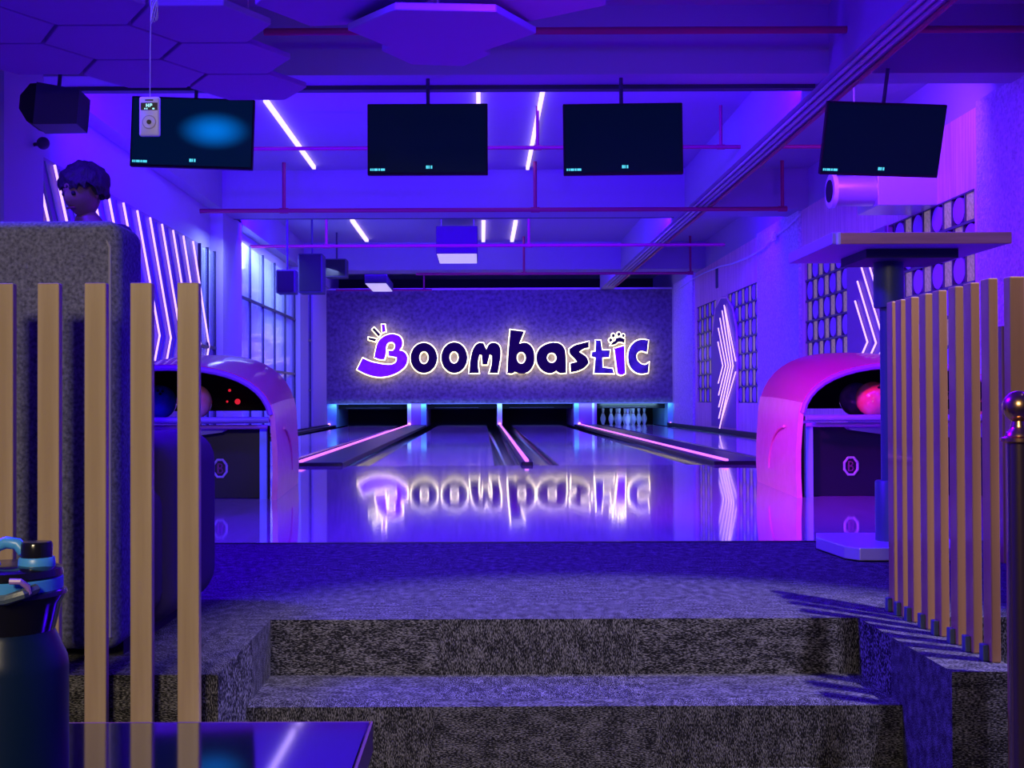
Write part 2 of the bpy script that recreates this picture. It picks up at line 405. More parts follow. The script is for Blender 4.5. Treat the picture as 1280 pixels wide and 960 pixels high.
# lattice windows
WN = [10]
def lattice(pn, pf, z0=.49, z1=2.25):
    ya, yb = yw(pn), yw(pf)
    t = bpy.data.objects.new('window_%d' % WN[0], None); WN[0] += 1; COL.objects.link(t); t['kind'] = 'structure'; t.location = (XR, ya, z0)
    pitch = .49; rows = 7; rh = (z1-z0)/rows
    obj('back_board', Bx((XR-.006, ya, z0), (XR-.002, yb, z1)), 'matblack', t)
    for j in range(rows+1):
        obj('rail', Bx((XR-.045, ya, z0+j*rh-.012), (XR-.01, yb, z0+j*rh+.012)), 'lattice', t)
    dm = pm = None
    for j in range(rows):
        off = 0 if j % 2 else pitch/2
        y = ya-pitch+off; zc = z0+(j+.5)*rh
        while y < yb:
            c = y+.13
            if c-.125 > ya and c+.125 < yb:
                if dm is None:
                    bm = BM(); pts = [(.125*math.cos(k*math.pi/10), (rh/2-.014)*math.sin(k*math.pi/10)) for k in range(20)]
                    prism(bm, pts, 'X', -.036, -.012); dm = obj('disc', bm, 'disc', t, local=True); dm.location = (0, c-ya, zc-z0)
                else: copy_part(dm, t, (0, c-ya, zc-z0))
            p0, p1 = y+.285, y+.465
            if p0 > ya and p1 < yb:
                if pm is None:
                    pm = obj('pane', box(BM(), (-.03, -.09, -rh/2+.014), (-.014, .09, rh/2-.014)), 'pane', t, local=True); pm.location = (0, (p0+p1)/2-ya, zc-z0)
                else: copy_part(pm, t, (0, (p0+p1)/2-ya, zc-z0))
            for e in (y+.27, y+.475):
                if ya < e < yb: obj('bar', Bx((XR-.042, e-.009, zc-rh/2), (XR-.012, e+.009, zc+rh/2)), 'lattice', t) if False else bars.append((e, zc, rh, t))
            y += pitch
bars = []
lattice(1228, 1118); lattice(1066, 1012); lattice(953, 914); lattice(899, 875)
proto_bar = None
for e, zc, rh, t in bars:
    if proto_bar is None:
        proto_bar = obj('bar', box(BM(), (-.042, -.009, -rh/2), (-.012, .009, rh/2)), 'lattice', t, local=True)
        proto_bar.location = (0, e-t.location.y, zc-t.location.z)
    else: copy_part(proto_bar, t, (0, e-t.location.y, zc-t.location.z))
struct('baseboard_right', Bx((XR-.12, YF, 0), (XR-.03, 26.3, .06)), 'black')

# ================================================================== LANES
lane_x = [(-3.07, -1.57), (-1.17, .33), (.43, 1.95), (2.43, 3.93)]
lane_lab = ['polished bowling lane at the far left beside the curtained windows',
            'polished bowling lane second from the left, under the first letters of the wall sign',
            'polished bowling lane in right-centre, between the thin divider and the wide right divider',
            'polished bowling lane at the far right, the one with white pins at its end']
for (x0, x1), lab in zip(lane_x, lane_lab):
    t = thing('bowling_lane', lab, 'lane', ((x0+x1)/2, YF, 0), 'bowling lanes')
    g = .225
    obj('lane_surface', Bx((x0+g, YF, -.2), (x1-g, YP+.9, -.001)), 'lane', t)
    for ga in (x0, x1-g):
        bm = BM(); n = 8; top = []
        for y in (YF+.02, YP+1.0):
            top.append([bm.verts.new((ga+g/2-g/2*math.cos(math.pi*k/n), y, -.015-.085*math.sin(math.pi*k/n))) for k in range(n+1)])
        for k in range(n): bm.faces.new((top[0][k], top[0][k+1], top[1][k+1], top[1][k]))
        obj('gutter', bm, 'gutter', t, smooth=True)
struct('floor_lane_bed', Bx((-5, YF+.001, -.32), (5, 29.2, -.21)), 'matblack')
# dividers between the lanes
def divider(x0, x1, strips, label, h=.03):
    t = thing('lane_divider', label, 'lane divider', ((x0+x1)/2, YF, 0), 'lane dividers')
    bm = BM(); box(bm, (x0, YF+.02, -.2), (x1, 26.14, h)); bevel(bm, .008)
    obj('capping', bm, 'black', t)
    for xs in strips:
        obj('light_strip', Bx((xs-.014, YF+.04, h), (xs+.014, 26.1, h+.016)), 'pinkstrip', t)
divider(-3.3, -3.07, [], 'dark gutter capping along the far left lane and the wall')
divider(-1.57, -1.17, [-1.53], 'wide dark divider left of centre, pink light strip on its left edge')
divider(.33, .43, [.38], 'narrow dark divider in the middle with a pink light strip')
divider(1.95, 2.43, [2.06], 'wide dark divider right of centre with a bright pink light strip')
divider(3.931, 3.939, [], 'dark capping between the far right lane and the right wall', .010)
# pits and mask
YK = 26.2
def pier(x0, x1, m, label, strips=()):
    t = thing('pit_divider', label, 'divider', ((x0+x1)/2, YK, 0), 'dividers between the pin pits')
    obj('side_panel', Bx((x0, YK, -.05), (x1, 28.54, .478)), m, t)
    for a, b_, mm in strips: obj('edge_strip', Bx((a, YK-.012, 0), (b_, YK, .478)), mm, t)
    return t
pier(-3.3, -3.07, 'teal', 'white panel lit teal at the left end of the pin pits', ((-3.3, -3.26, 'purplebox'),))
pier(-1.57, -1.17, 'purplebox', 'purple and teal-lit pit divider between the two left lanes', ((-1.57, -1.49, 'white'), (-1.28, -1.17, 'teal')))
pier(.33, .43, 'white', 'thin pale pit divider in the middle')
pier(1.95, 2.43, 'purplebox', 'purple and teal-lit pit divider between the two right lanes', ((1.95, 2.05, 'teal'), (2.33, 2.38, 'white')))
pier(3.935, 4.045, 'teal', 'white panel lit teal at the right end of the pin pits')
for x in (-3.22, -1.53, .38, 2.06, 3.98):
    o = obj('indicator_lamp', sphere(BM(), (0, 0, 0), .028, seg=12), 'pinkdot', None); o.location = (x, YK-.045, .04)
    tag(o, {-3.22: 'small pink lamp glowing at the left wall end of the pits', -1.53: 'small pink lamp at the foot of the left pit divider',
            .38: 'small pink lamp at the foot of the middle pit divider', 2.06: 'small pink lamp at the foot of the right pit divider',
            3.98: 'small pink lamp glowing at the right wall end of the pits'}[x], 'lamp', 'pink lamps at the pits')
sweeps = ['raised black sweep bar in the first pin pit from the left', 'raised black sweep bar in the second pin pit from the left',
          'raised black sweep bar in the third pin pit from the left', 'raised black sweep bar above the standing pins']
for (x0, x1), lab in zip(lane_x, sweeps):
    t = thing('sweep_bar', lab, 'sweep bar', ((x0+x1)/2, 26.6, .3), 'sweep bars in the pits')
    obj('blade', bevel(Bx((x0, 26.62, .36), (x1, 26.66, .46)), .006), 'matblack', t)
    obj('trim_line', Bx((x0+.16, 26.612, .385), (x1-.4, 26.619, .389)), 'bluerail', t)
struct('wall_pit', Bx((-3.3, 28.55, -.2), (4.05, 28.6, .6)), 'matblack')
struct('wall_mask', Bx((-3.42, 26.3, .478), (4.2, 26.5, 2.905)), 'damask')
struct('trim_6', Bx((-3.42, 26.26, 2.89), (4.2, 26.30, 2.925)), 'galv')
struct('trim_7', Bx((-3.42, 26.28, .468), (4.2, 26.32, .484)), 'bluerail')

# bowling pins
def pin_profile():
    return [(.026, 0), (.029, .008), (.040, .04), (.053, .08), (.0605, .115), (.058, .15), (.046, .19), (.032, .225), (.0245, .25), (.0235, .265),
            (.026, .29), (.031, .315), (.0325, .335), (.029, .36), (.018, .375), (.003, .381)]
pin0 = None; cx = .5*(2.43+3.93)-.03; y0p = 26.75
for row in range(4):
    for k in range(row+1):
        loc = (cx+(k-row/2)*.3048, y0p+row*.264, 0)
        if pin0 is None:
            pin0 = thing('bowling_pin', 'white bowling pin standing in the rack on the far right lane', 'bowling pin', loc, 'white bowling pins racked on the far right lane')
            obj('body', lathe(BM(), pin_profile(), seg=20), 'pin', pin0, smooth=True, local=True)
            obj('neck_band', lathe(BM(), [(.0252, .247), (.0250, .256)], seg=20), 'pinred', pin0, smooth=True, local=True)
        else: dup(pin0, loc)
area('pit_lamp', (.4, 26.12, .46), (.4, 26.5, 0), 7.2, 9, (.25, .75, 1.0), .06)
area('pit_lamp', (3.15, 26.6, .47), (3.15, 27.2, .05), 1.2, 5, (.35, .75, 1.0), .08)

# ================================================================== SIGN
def A_(u, v): return (430+u/6.4, 385+v/6.4)
def B_(u, v): return (620+u/6.095, 385+v/6.095)
def C_(u, v): return (440+u/10.667, 390+v/10.667)
def ell(cx, cy, rx, ry, n=14): return [(cx+rx*math.cos(2*math.pi*k/n), cy+ry*math.sin(2*math.pi*k/n)) for k in range(n)]
SY = 26.3
def letter_bm(polys, y_front, depth, offset):
    cu = bpy.data.curves.new('tmp', 'CURVE'); cu.dimensions = '2D'; cu.fill_mode = 'BOTH'; cu.extrude = depth/2; cu.offset = offset
    cu.resolution_u = 6
    for pts in polys:
        P = [at_y(px, py, SY) for px, py in pts]
        P = [(p.x, p.z) for p in P]; n = len(P)
        s = cu.splines.new('BEZIER'); s.bezier_points.add(n-1); s.use_cyclic_u = True
        for i in range(n):
            bp = s.bezier_points[i]; bp.co = (P[i][0], P[i][1], 0)
            a = Vector(P[i])-Vector(P[i-1]); b_ = Vector(P[(i+1) % n])-Vector(P[i])
            ang = abs(a.angle_signed(b_))
            h = 'VECTOR' if ang > D(52) else 'AUTO'
            bp.handle_left_type = h; bp.handle_right_type = h
    o = bpy.data.objects.new('tmp', cu); COL.objects.link(o); bpy.context.view_layer.update()
    dg = bpy.context.evaluated_depsgraph_get(); me = bpy.data.meshes.new_from_object(o.evaluated_get(dg))
    bm = BM(); bm.from_mesh(me); bpy.data.objects.remove(o); bpy.data.curves.remove(cu); bpy.data.meshes.remove(me)
    # curve lies in XY: turn so that Y becomes Z and it faces -Y
    bm.transform(Matrix.Rotation(D(90), 4, 'X')); bm.transform(Matrix.Translation((0, y_front+depth/2, 0)))
    return bm
def sign_letter(name, label, polys, m, parts=()):
    allp = polys+[p for q in parts for p in q[1]]
    c = at_y(allp[0][0][0], allp[0][0][1], SY)
    t = thing('sign_letter', label, 'sign letter', (c.x, SY-.1, c.z), 'halo-lit letters of the wall sign')
    obj('face', letter_bm(polys, SY-.22, .05, 0), m, t)
    obj('halo_light', letter_bm(polys, SY-.166, .035, .021), 'halo', t)
    p0 = at_y(polys[0][0][0], polys[0][0][1], SY)
    obj('standoff', tube(BM(), [(p0.x, SY-.17, p0.z), (p0.x, SY+.002, p0.z)], .018, 8), 'white', t)
    for nm, pp, mm in parts:
        obj(nm, letter_bm(pp, SY-.22, .05, 0), mm, t)
        p0 = at_y(pp[0][0][0], pp[0][0][1], SY)
        obj('standoff', tube(BM(), [(p0.x, SY-.17, p0.z), (p0.x, SY+.002, p0.z)], .012, 8), 'white', t)
        obj('halo_light', letter_bm(pp, SY-.166, .035, .020), 'halo', t)
    return t
def mp(f, pts): return [f(*p) for p in pts]
Bp = [(310,610),(330,500),(370,390),(440,330),(510,305),(600,310),(660,350),(680,420),(665,480),(640,515),(700,535),(740,590),(745,650),(720,720),(660,780),(560,835),(440,865),(330,865),(200,830),(80,770),(155,620),(260,665),(370,690),(470,705),(560,695),(600,660),(605,610),(560,600),(500,590),(495,520),(555,520),(580,480),(575,430),(540,405),(490,420),(465,470),(460,560),(440,635),(380,635)]
sign_letter('B', 'capital B of the lit wall sign, mirror face showing a purple reflection, with three short rays', [mp(C_, Bp)], 'mirrorpurple',
    [('ray', [mp(C_, [(232,345),(335,365),(320,398),(232,375)])], 'mirror'), ('ray', [mp(C_, [(280,240),(305,215),(388,305),(365,335)])], 'mirror'),
     ('ray', [mp(C_, [(405,175),(445,175),(458,265),(415,278)])], 'mirrorpurple')])
sign_letter('o', 'first letter o of the lit wall sign, right after the capital', [mp(A_, ell(642,402,105,120)), mp(A_, ell(643,400,37,50))], 'mirror')
sign_letter('o', 'second letter o of the lit wall sign, before the letter m', [mp(A_, ell(884,400,103,122)), mp(A_, ell(882,398,36,48))], 'mirror')
sign_letter('m', 'letter m of the lit wall sign', [mp(A_, [(1003,522),(1015,400),(1040,320),(1075,285),(1115,285),(1138,335),(1165,290),(1205,282),(1240,305),(1252,380),(1242,450),(1230,522),(1162,522),(1180,450),(1182,385),(1165,375),(1145,455),(1108,455),(1102,380),(1085,375),(1072,440),(1080,522)])], 'mirror')
sign_letter('b', 'small b in the middle of the lit wall sign, tallest letter', [mp(B_, [(85,498),(90,380),(108,170),(212,183),(175,275),(225,268),(270,300),(290,380),(275,450),(235,492),(180,500),(140,488),(130,498)]), mp(B_, ell(190,382,34,44))], 'mirror')
sign_letter('a', 'letter a of the lit wall sign', [mp(B_, [(430,268),(480,275),(515,310),(525,360),(528,495),(480,497),(455,480),(420,498),(370,490),(325,450),(305,385),(320,325),(365,285)]), mp(B_, ell(420,382,36,38))], 'mirror')
sign_letter('s', 'letter s of the lit wall sign', [mp(B_, [(700,260),(700,305),(660,315),(628,338),(685,380),(700,420),(670,455),(620,480),(565,492),(562,425),(612,412),(595,390),(556,345),(555,315),(590,290),(650,272)])], 'mirror')
sign_letter('t', 'grey letter t of the lit wall sign', [mp(B_, [(755,250),(790,250),(800,325),(860,325),(855,378),(803,380),(805,455),(880,465),(890,500),(742,498),(752,380),(722,372),(725,338),(752,335)])], 'mirrorgrey')
sign_letter('i', 'purple letter i of the lit wall sign with a paw print as its dot', [mp(B_, [(895,312),(968,290),(975,500),(945,512),(918,500)])], 'mirrorpurple',
    [('paw_pad', [mp(B_, [(868,285),(882,262),(900,252),(908,232),(940,228),(972,240),(970,268),(925,262),(900,280)])], 'mirror')]
    + [('paw_toe', [mp(B_, ell(a, b_, c, d, 8))], 'mirror') for a, b_, c, d in ((866,248,11,14),(886,214,10,15),(928,204,10,15),(962,214,9,12))])
sign_letter('c', 'pale violet letter c at the right end of the lit wall sign', [mp(B_, [(1150,250),(1090,245),(1030,280),(1002,340),(1000,400),(1015,450),(1055,490),(1100,502),(1148,495),(1155,420),(1125,435),(1085,420),(1062,385),(1065,350),(1095,330),(1140,340)])], 'mirrorgrey')

# ================================================================== CEILING THINGS
# white LED lines fixed under the slab
def led_line(x, y0, y1, label, w_=.038):
    o = obj('led_strip', Bx((x-w_/2, y0, ZS-.045), (x+w_/2, y1, ZS-.005)), 'strip'); tag(o, label, 'light strip', 'white light lines under the ceiling'); return o
led_line(-2.02, 11.6, 15.0, 'slanting white light line right of the leftmost television')
led_line(-.02, 11.0, 14.9, 'short white light line just above the second television')
led_line(.57, 11.1, 15.1, 'long white light line between the two middle televisions')
led_line(-2.02, 19.4, 21.9, 'short slanting white light line over the left speakers', .06)
led_line(.04, 19.6, 22.0, 'left one of two short parallel white light lines above the sign', .06)
led_line(.55, 19.6, 22.0, 'right one of two short parallel white light lines above the sign', .06)

def pipe_run(label, pa, pb, Y, r, drops, m='redpipe', elbow=None):
    a = at_y(*pa, Y); b_ = at_y(*pb, Y); z = (a.z+b_.z)/2
    t = thing('sprinkler_pipe', label, 'pipe', (a.x, Y, z), 'red pipes under the ceiling')
    obj('main_pipe', tube(BM(), [(a.x, Y, z), (b_.x, Y, z)], r, 12), m, t, smooth=True)
    for px in drops:
        x = at_y(px, pa[1], Y).x
        obj('riser', tube(BM(), [(x, Y, z), (x, Y, ZS+.01)], r*.85, 10), m, t, smooth=True)
        obj('tee_joint', tube(BM(), [(x-r*2, Y, z), (x+r*2, Y, z)], r*1.3, 12), m, t, smooth=True)
    return t
pipe_run('red pipe nearest the camera, crossing high behind the hexagon panels', (330, 38), (1340, 38), 8.5, .025, (668+400,))
pipe_run('thin red pipe running behind the televisions', (70, 182), (1060, 188), 12.0, .019, (672, 901))
pipe_run('red pipe in front of the second beam, three risers', (228, 258), (984, 267), 14.8, .026, (355, 669, 978))
pipe_run('red pipe in the middle bay above the hanging light box', (310, 305), (906, 309), 18.0, .024, (408, 661))
pipe_run('farthest high red pipe just in front of the sign wall', (520, 341), (862, 343), 21.6, .024, (655, 863))
pipe_run('low red pipe along the top of the sign wall', (420, 362), (540, 363), 25.6, .022, (530,))
# conduits under the girder
for i, (x, r, lab) in enumerate(((2.57, .012, 'leftmost thin conduit under the long ceiling girder'), (2.63, .016, 'second conduit from the left under the long ceiling girder'),
                            (2.69, .012, 'third conduit from the left under the long ceiling girder'), (2.76, .018, 'rightmost and thickest conduit under the long ceiling girder'))):
    o = obj('conduit', tube(BM(), [(x, 3.5, ZB-.028), (x, 9.0, ZB-.028), (x+.01, 12, ZB-.03), (x, 17, ZB-.028), (x, 25.5, ZB-.028)], r, 8), 'redpipe' if i == 3 else 'steelpipe', smooth=True)
    tag(o, lab, 'conduit', 'conduits under the girder')
# duct with flange, right
Yd = 11.0; c = at_y(1040, 239, Yd); e = at_y(1092, 239, Yd)
t = thing('ventilation_duct', 'round metal duct with pale flange ring beside the right wall', 'duct', (c.x, Yd, c.z))
xd0 = c.x
obj('flange', lathe(BM(), [(.13, -.02), (.15, -.02), (.15, .02), (.13, .02)], (c.x, Yd, c.z), 28, 'X'), 'white', t, smooth=True)
obj('flange_mouth', lathe(BM(), [(.07, -.03), (.10, -.03), (.10, -.02), (.07, -.02)], (c.x, Yd, c.z), 28, 'X'), 'matblack', t)
obj('duct_pipe', lathe(BM(), [(.135, .02), (.135, .38)], (c.x, Yd, c.z), 28, 'X'), 'galv', t, smooth=True)
obj('duct_box', bevel(Bx((c.x+.36, Yd-.15, c.z-.15), (XR, Yd+.45, c.z+.13)), .006), 'galv', t)
obj('hanger', tube(BM(), [(c.x+.2, Yd, c.z), (c.x+.2, Yd, ZS)], .008, 6), 'steelpipe', t)

# hanging light boxes
def light_box(label, x0, x1, y0, y1, z, h):
    t = thing('light_box', label, 'ceiling light', ((x0+x1)/2, (y0+y1)/2, z))
    obj('housing', bevel(Bx((x0, y0, z), (x1, y1, z+h)), .01), 'lightbox', t)
    obj('diffuser', Bx((x0+.015, y0+.03, z-.012), (x1-.015, y1-.03, z)), 'diffuser', t)
    for sx in (x0+.06, x1-.06): obj('hanger', tube(BM(), [(sx, (y0+y1)/2, z+h), (sx, (y0+y1)/2, ZS)], .008, 6), 'steelpipe', t)
a = at_y(545, 317, 18.8); b_ = at_y(597, 317, 18.8)
light_box('square hanging light box with lit underside above the sign', a.x, b_.x, 18.8, 20.1, a.z, .42)
a = at_y(449, 346, 22.2); b_ = at_y(478, 346, 22.2)
light_box('smaller lit light box low at the top left of the sign wall', a.x, b_.x, 23.2, 24.9, a.z-.02, .16)

# loudspeakers
def speaker(label, c, w_, d, h, rot=0, group='black loudspeakers', pole=True):
    t = thing('loudspeaker', label, 'speaker', c, group, (0, 0, rot))
    obj('cabinet', bevel(box(BM(), (-w_/2, -d/2, -h/2), (w_/2, d/2, h/2)), .015), 'lightbox', t, local=True)
    obj('grille', bevel(box(BM(), (-w_/2+.02, -d/2-.012, -h/2+.02), (w_/2-.02, -d/2-.001, h/2-.02)), .004), 'matblack', t, local=True)
    if pole: obj('bracket', tube(BM(), [(0, 0, h/2), (0, 0, ZS-c[2])], .016, 8), 'lightbox', t, local=True)
    return t
c = at_y(390, 343, 18.5); speaker('tall black loudspeaker hanging at the left end of the sign wall', c, .36, .4, .58)
c = at_y(359, 353, 17.4); speaker('small black loudspeaker left of the tall hanging one', c, .27, .3, .33)
c = at_y(421, 336, 21.0); speaker('black loudspeaker right of the tall hanging one, partly behind it', c, .36, .35, .31)
c = at_y(897, 347, 21.0); speaker('small dark loudspeaker high on the right wall above the lattice', c+Vector((.05, 0, 0)), .14, .2, .36, pole=False)
# wedge speaker at upper left
c = at_y(68, 137, 7.95)
t = thing('loudspeaker', 'large black wedge loudspeaker at the upper left by the wall column', 'speaker', c, 'black loudspeakers', (0, D(5), D(4)))
pts = [(-.215, .03), (-.205, -.07), (-.12, -.155), (-.10, -.16), (.22, -.125), (.22, .135), (-.10, .16), (-.15, .145)]
t.scale = (.84, .84, .84)
obj('cabinet', prism(BM(), [(x, z) for x, z in [(-.10, -.16), (.22, -.125), (.22, .135), (-.10, .16)]], 'Y', -.17, .17), 'lightbox', t, local=True)
obj('grille', prism(BM(), [(-.10, -.155), (-.10, .155), (-.15, .145), (-.215, .05), (-.215, -.05), (-.15, -.14)], 'Y', -.16, .16), 'matblack', t, local=True)
obj('bracket', tube(BM(), [(.02, 0, .1), (.02, 0, 1.3)], .015, 8), 'lightbox', t, local=True)
c = at_y(54, 179, 8.7)
t = thing('camera_dome', 'small dark round device on the wall below the wedge loudspeaker', 'security camera', c)
obj('dome', sphere(BM(), c, .045, seg=16), 'lightbox', t, smooth=True)
obj('mount', tube(BM(), [c, c+Vector((-.17, .1, 0))], .014, 8), 'lightbox', t)

# hexagonal felt panels
s = .375
def hexpoly(r): return [(r*math.cos(D(60*k)), r*math.sin(D(60*k))) for k in range(6)]
hex0 = None
def hexpanel(x, y, z, label, sc=1.0, rot=None):
    global hex0
    if hex0 is None:
        hex0 = thing('hexagon_panel', label, 'ceiling panel', (x, y, z), 'hexagonal felt panels under the ceiling')
        bm = prism(BM(), hexpoly(s-.012), 'Z', 0, .035); bmesh.ops.bevel(bm, geom=list(bm.edges), offset=.004, segments=1, affect='EDGES')
        obj('felt_tile', bm, 'hex', hex0, local=True)
        obj('hanger', tube(BM(), [(0, 0, .035), (0, 0, .9)], .004, 6), 'steelpipe', hex0, local=True)
        return hex0
    o = dup(hex0, (x, y, z), label, rot=rot); o.scale = (sc, sc, 1); return o
ax, ay, hz = -2.01, 6.73, 2.50
HL = {(0, 0): 'hexagon panel in full view left of the remote cord, second row from the top',
 (1, 0): 'hexagon panel right of the remote cord, its right point near the dark beam', (1, -1): 'hexagon panel at the top edge of the picture right of the remote cord',
 (1, 1): 'hexagon panel over the top right corner of the leftmost television', (0, 1): 'hexagon panel just above the leftmost television, left of its top corner',
 (-1, 0): 'hexagon panel at the left frame edge above the wedge loudspeaker', (-1, -1): 'hexagon panel in the top left corner region, left frame edge',
 (0, -1): 'hexagon panel at the top edge left of the remote cord', 
 (-2, 0): 'hexagon panel cut by the left frame edge, farther one', (-2, -1): 'hexagon panel cut by the left frame edge, nearer one'}
for (i, j), lab in HL.items():
    hexpanel(ax+i*1.5*s, ay+j*math.sqrt(3)*s+(abs(i) % 2)*math.sqrt(3)/2*s, hz, lab)
for px, py, z, sc, lab, rt in ((553, 40, 2.36, 1.28, 'large dark hexagon panel at top centre above the second television', (D(3), 0, D(4))),
                       (545, 66, 2.52, .85, 'lowest hexagon panel at top centre, tucked behind the large dark one', (0, D(2), 0)),
                       (430, 2, 2.42, 1.15, 'hexagon panel at the top edge left of centre', (0, D(-2), 0)),
                       (655, -12, 2.42, 1.25, 'hexagon panel at the top edge right of centre', (D(-2), 0, D(30)))):
    p = at_z(px, py, z); hexpanel(p.x, p.y, z, lab, sc, rt)

# televisions
def tv(label, px, py, Y, w_, h, rot, screen='screen'):
    c = at_y(px, py, Y)
    t = thing('television', label, 'television', c, 'televisions hung over the lanes', rot)
    obj('casing', bevel(box(BM(), (-w_/2, 0, -h/2), (w_/2, .045, h/2)), .006), 'matblack', t, local=True)
    obj('screen', box(BM(), (-w_/2+.012, -.003, -h/2+.018), (w_/2-.012, 0, h/2-.012)), screen, t, local=True)
    bm = BM(); x = -w_/2+.02
    for wd in (.010, .008, .026, .012, .030):
        box(bm, (x, -.006, -h/2+.030), (x+wd, -.003, -h/2+.046)); x += wd+.005
    obj('caption', bm, 'cyan_led', t, local=True)
    bm = BM()
    for k, wd in enumerate((.018, .012, .014)): box(bm, (-.012+k*.017, -.006, -h/2+.044), (-.012+k*.017+wd*.8, -.003, -h/2+.066))
    obj('clock_caption', bm, 'cyan_led', t, local=True)
    obj('mount_pole', tube(BM(), [(0, .09, 0), (0, .09, ZB-c.z+.02)], .014, 8), 'lightbox', t, local=True)
    obj('mount_plate', box(BM(), (-.12, .045, -.1), (.12, .09, .1)), 'lightbox', t, local=True)
    return t
k9 = 9.0/1550
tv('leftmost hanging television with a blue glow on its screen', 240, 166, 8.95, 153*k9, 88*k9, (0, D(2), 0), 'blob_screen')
tv('second hanging television from the left, dark screen', 534.5, 174, 8.95, 150*k9, 89*k9, (0, 0, 0))
tv('third hanging television from the left, with faint purple reflection', 779, 173.5, 8.95, 149*k9, 89*k9, (0, D(-.5), 0))
tv('rightmost hanging television, tilted, in front of the wood wall', 1104, 175, 8.95, 150*k9, 90*k9, (D(18), D(1.6), D(2)))

# hanging remote with cord
c = at_y(187.5, 146, 3.7)
t = thing('remote_control', 'small white remote control hanging on a cord before the leftmost television', 'remote control', c)
rw, rh_ = 26*3.7/1550/2, 50*3.7/1550/2
obj('body', bevel(Bx((c.x-rw, c.y-.009, c.z-rh_), (c.x+rw, c.y+.009, c.z+rh_)), .007, 3), 'white', t, smooth=True)
obj('display', Bx((c.x-rw+.006, c.y-.0105, c.z+.018), (c.x+rw-.006, c.y-.009, c.z+.040)), 'black', t)
bm = BM(); x0 = c.x-.009; zt = c.z+.037; zb = c.z+.027; yf = c.y-.0115; w1 = .0022
box(bm, (x0, yf, zb), (x0+w1, yf+.001, zt)); box(bm, (x0+.006, yf, zb), (x0+.006+w1, yf+.001, zt)); box(bm, (x0, yf, (zt+zb)/2-.001), (x0+.008, yf+.001, (zt+zb)/2+.001))
x1 = x0+.0105; box(bm, (x1, yf, zb), (x1+w1, yf+.001, zt)); box(bm, (x1, yf, zt-.002), (x1+.0075, yf+.001, zt)); box(bm, (x1, yf, zb+.004), (x1+.0075, yf+.001, zb+.006)); box(bm, (x1+.0055, yf, zb+.005), (x1+.0055+w1, yf+.001, zt))
for xx in (-.014, -.008, .010, .013): box(bm, (c.x+xx, yf, c.z+.020), (c.x+xx+.003, yf+.001, c.z+.024))
obj('display_text', bm, mat('display_glow', (0, 0, 0), .5, emit=(.35, .9, 1), es=1.4), t)
obj('slot', Bx((c.x-.012, c.y-.0105, c.z+.046), (c.x+.012, c.y-.0085, c.z+.050)), 'black', t)
obj('dial_ring', lathe(BM(), [(.019, -.0100), (.021, -.0100), (.021, -.0085), (.019, -.0085)], (c.x, c.y, c.z-.018), 24, 'Y'), 'emblem', t)
obj('dial_face', lathe(BM(), [(.018, -.0108), (.018, -.0085)], (c.x, c.y, c.z-.018), 24, 'Y'), 'white', t)
obj('center_button', lathe(BM(), [(.007, -.0125), (.007, -.0095)], (c.x, c.y, c.z-.018), 16, 'Y'), 'black', t)
bm = BM(); tube(bm, [(c.x, c.y, c.z+rh_), (c.x+.001, c.y, c.z+.2), (c.x+.003, c.y, c.z+.31), (c.x+.008, c.y, ZS)], .0013, 6)
for q in range(4):
    zc_ = c.z+.325; a0 = q*.8
    tube(bm, [(c.x+.012+.010*math.sin(a0+u*.6), c.y+.006*math.cos(a0), zc_+.035*math.cos(u*.785)-.005*q) for u in range(9)], .0013, 6)
obj('cord', bm, 'cord', t)

# LED chevrons on the left wall
t = thing('chevron_light_panel', 'left wall panel of many parallel angled neon lines pointing right', 'light panel', (XL, 9.0, .5), 'neon chevron panels')
obj('backing', Bx((XL-.04, 9.3, .05), (XL-.005, 14.45, 2.40)), 'panelblue', t)
ZT, ZK, ZE = 2.37, 1.22, .656
chev0 = None
for k in range(-7, 5):
    yt = 12.27+.458*k
    pts = [(XL+.02, yt, ZT), (XL+.02, yt+.82, ZK), (XL+.02, yt+.42, ZE)]
    if chev0 is None:
        chev0 = obj('neon_line', tube(BM(), [(0, 0, ZT-.5), (0, .82, ZK-.5), (0, .42, ZE-.5)], .0105, 8), 'chevron', t, local=True)
        chev0.location = (.02, yt-9.0, 0)
    else: copy_part(chev0, t, (.02, yt-9.0, 0))
    # sloping ribs between the lines
    for dy in (.16, .30):
        if yt+dy+.9 < 14.45+.3: obj('rib', tube(BM(), [(XL, yt+dy, ZT), (XL, yt+dy+.82, ZK), (XL, yt+dy+.42, ZE)], .008, 4), 'panelstreak', t)
def wp(px, py, off=.05): p = at_x(px, py, XR-off); return (p.x, p.y, p.z)
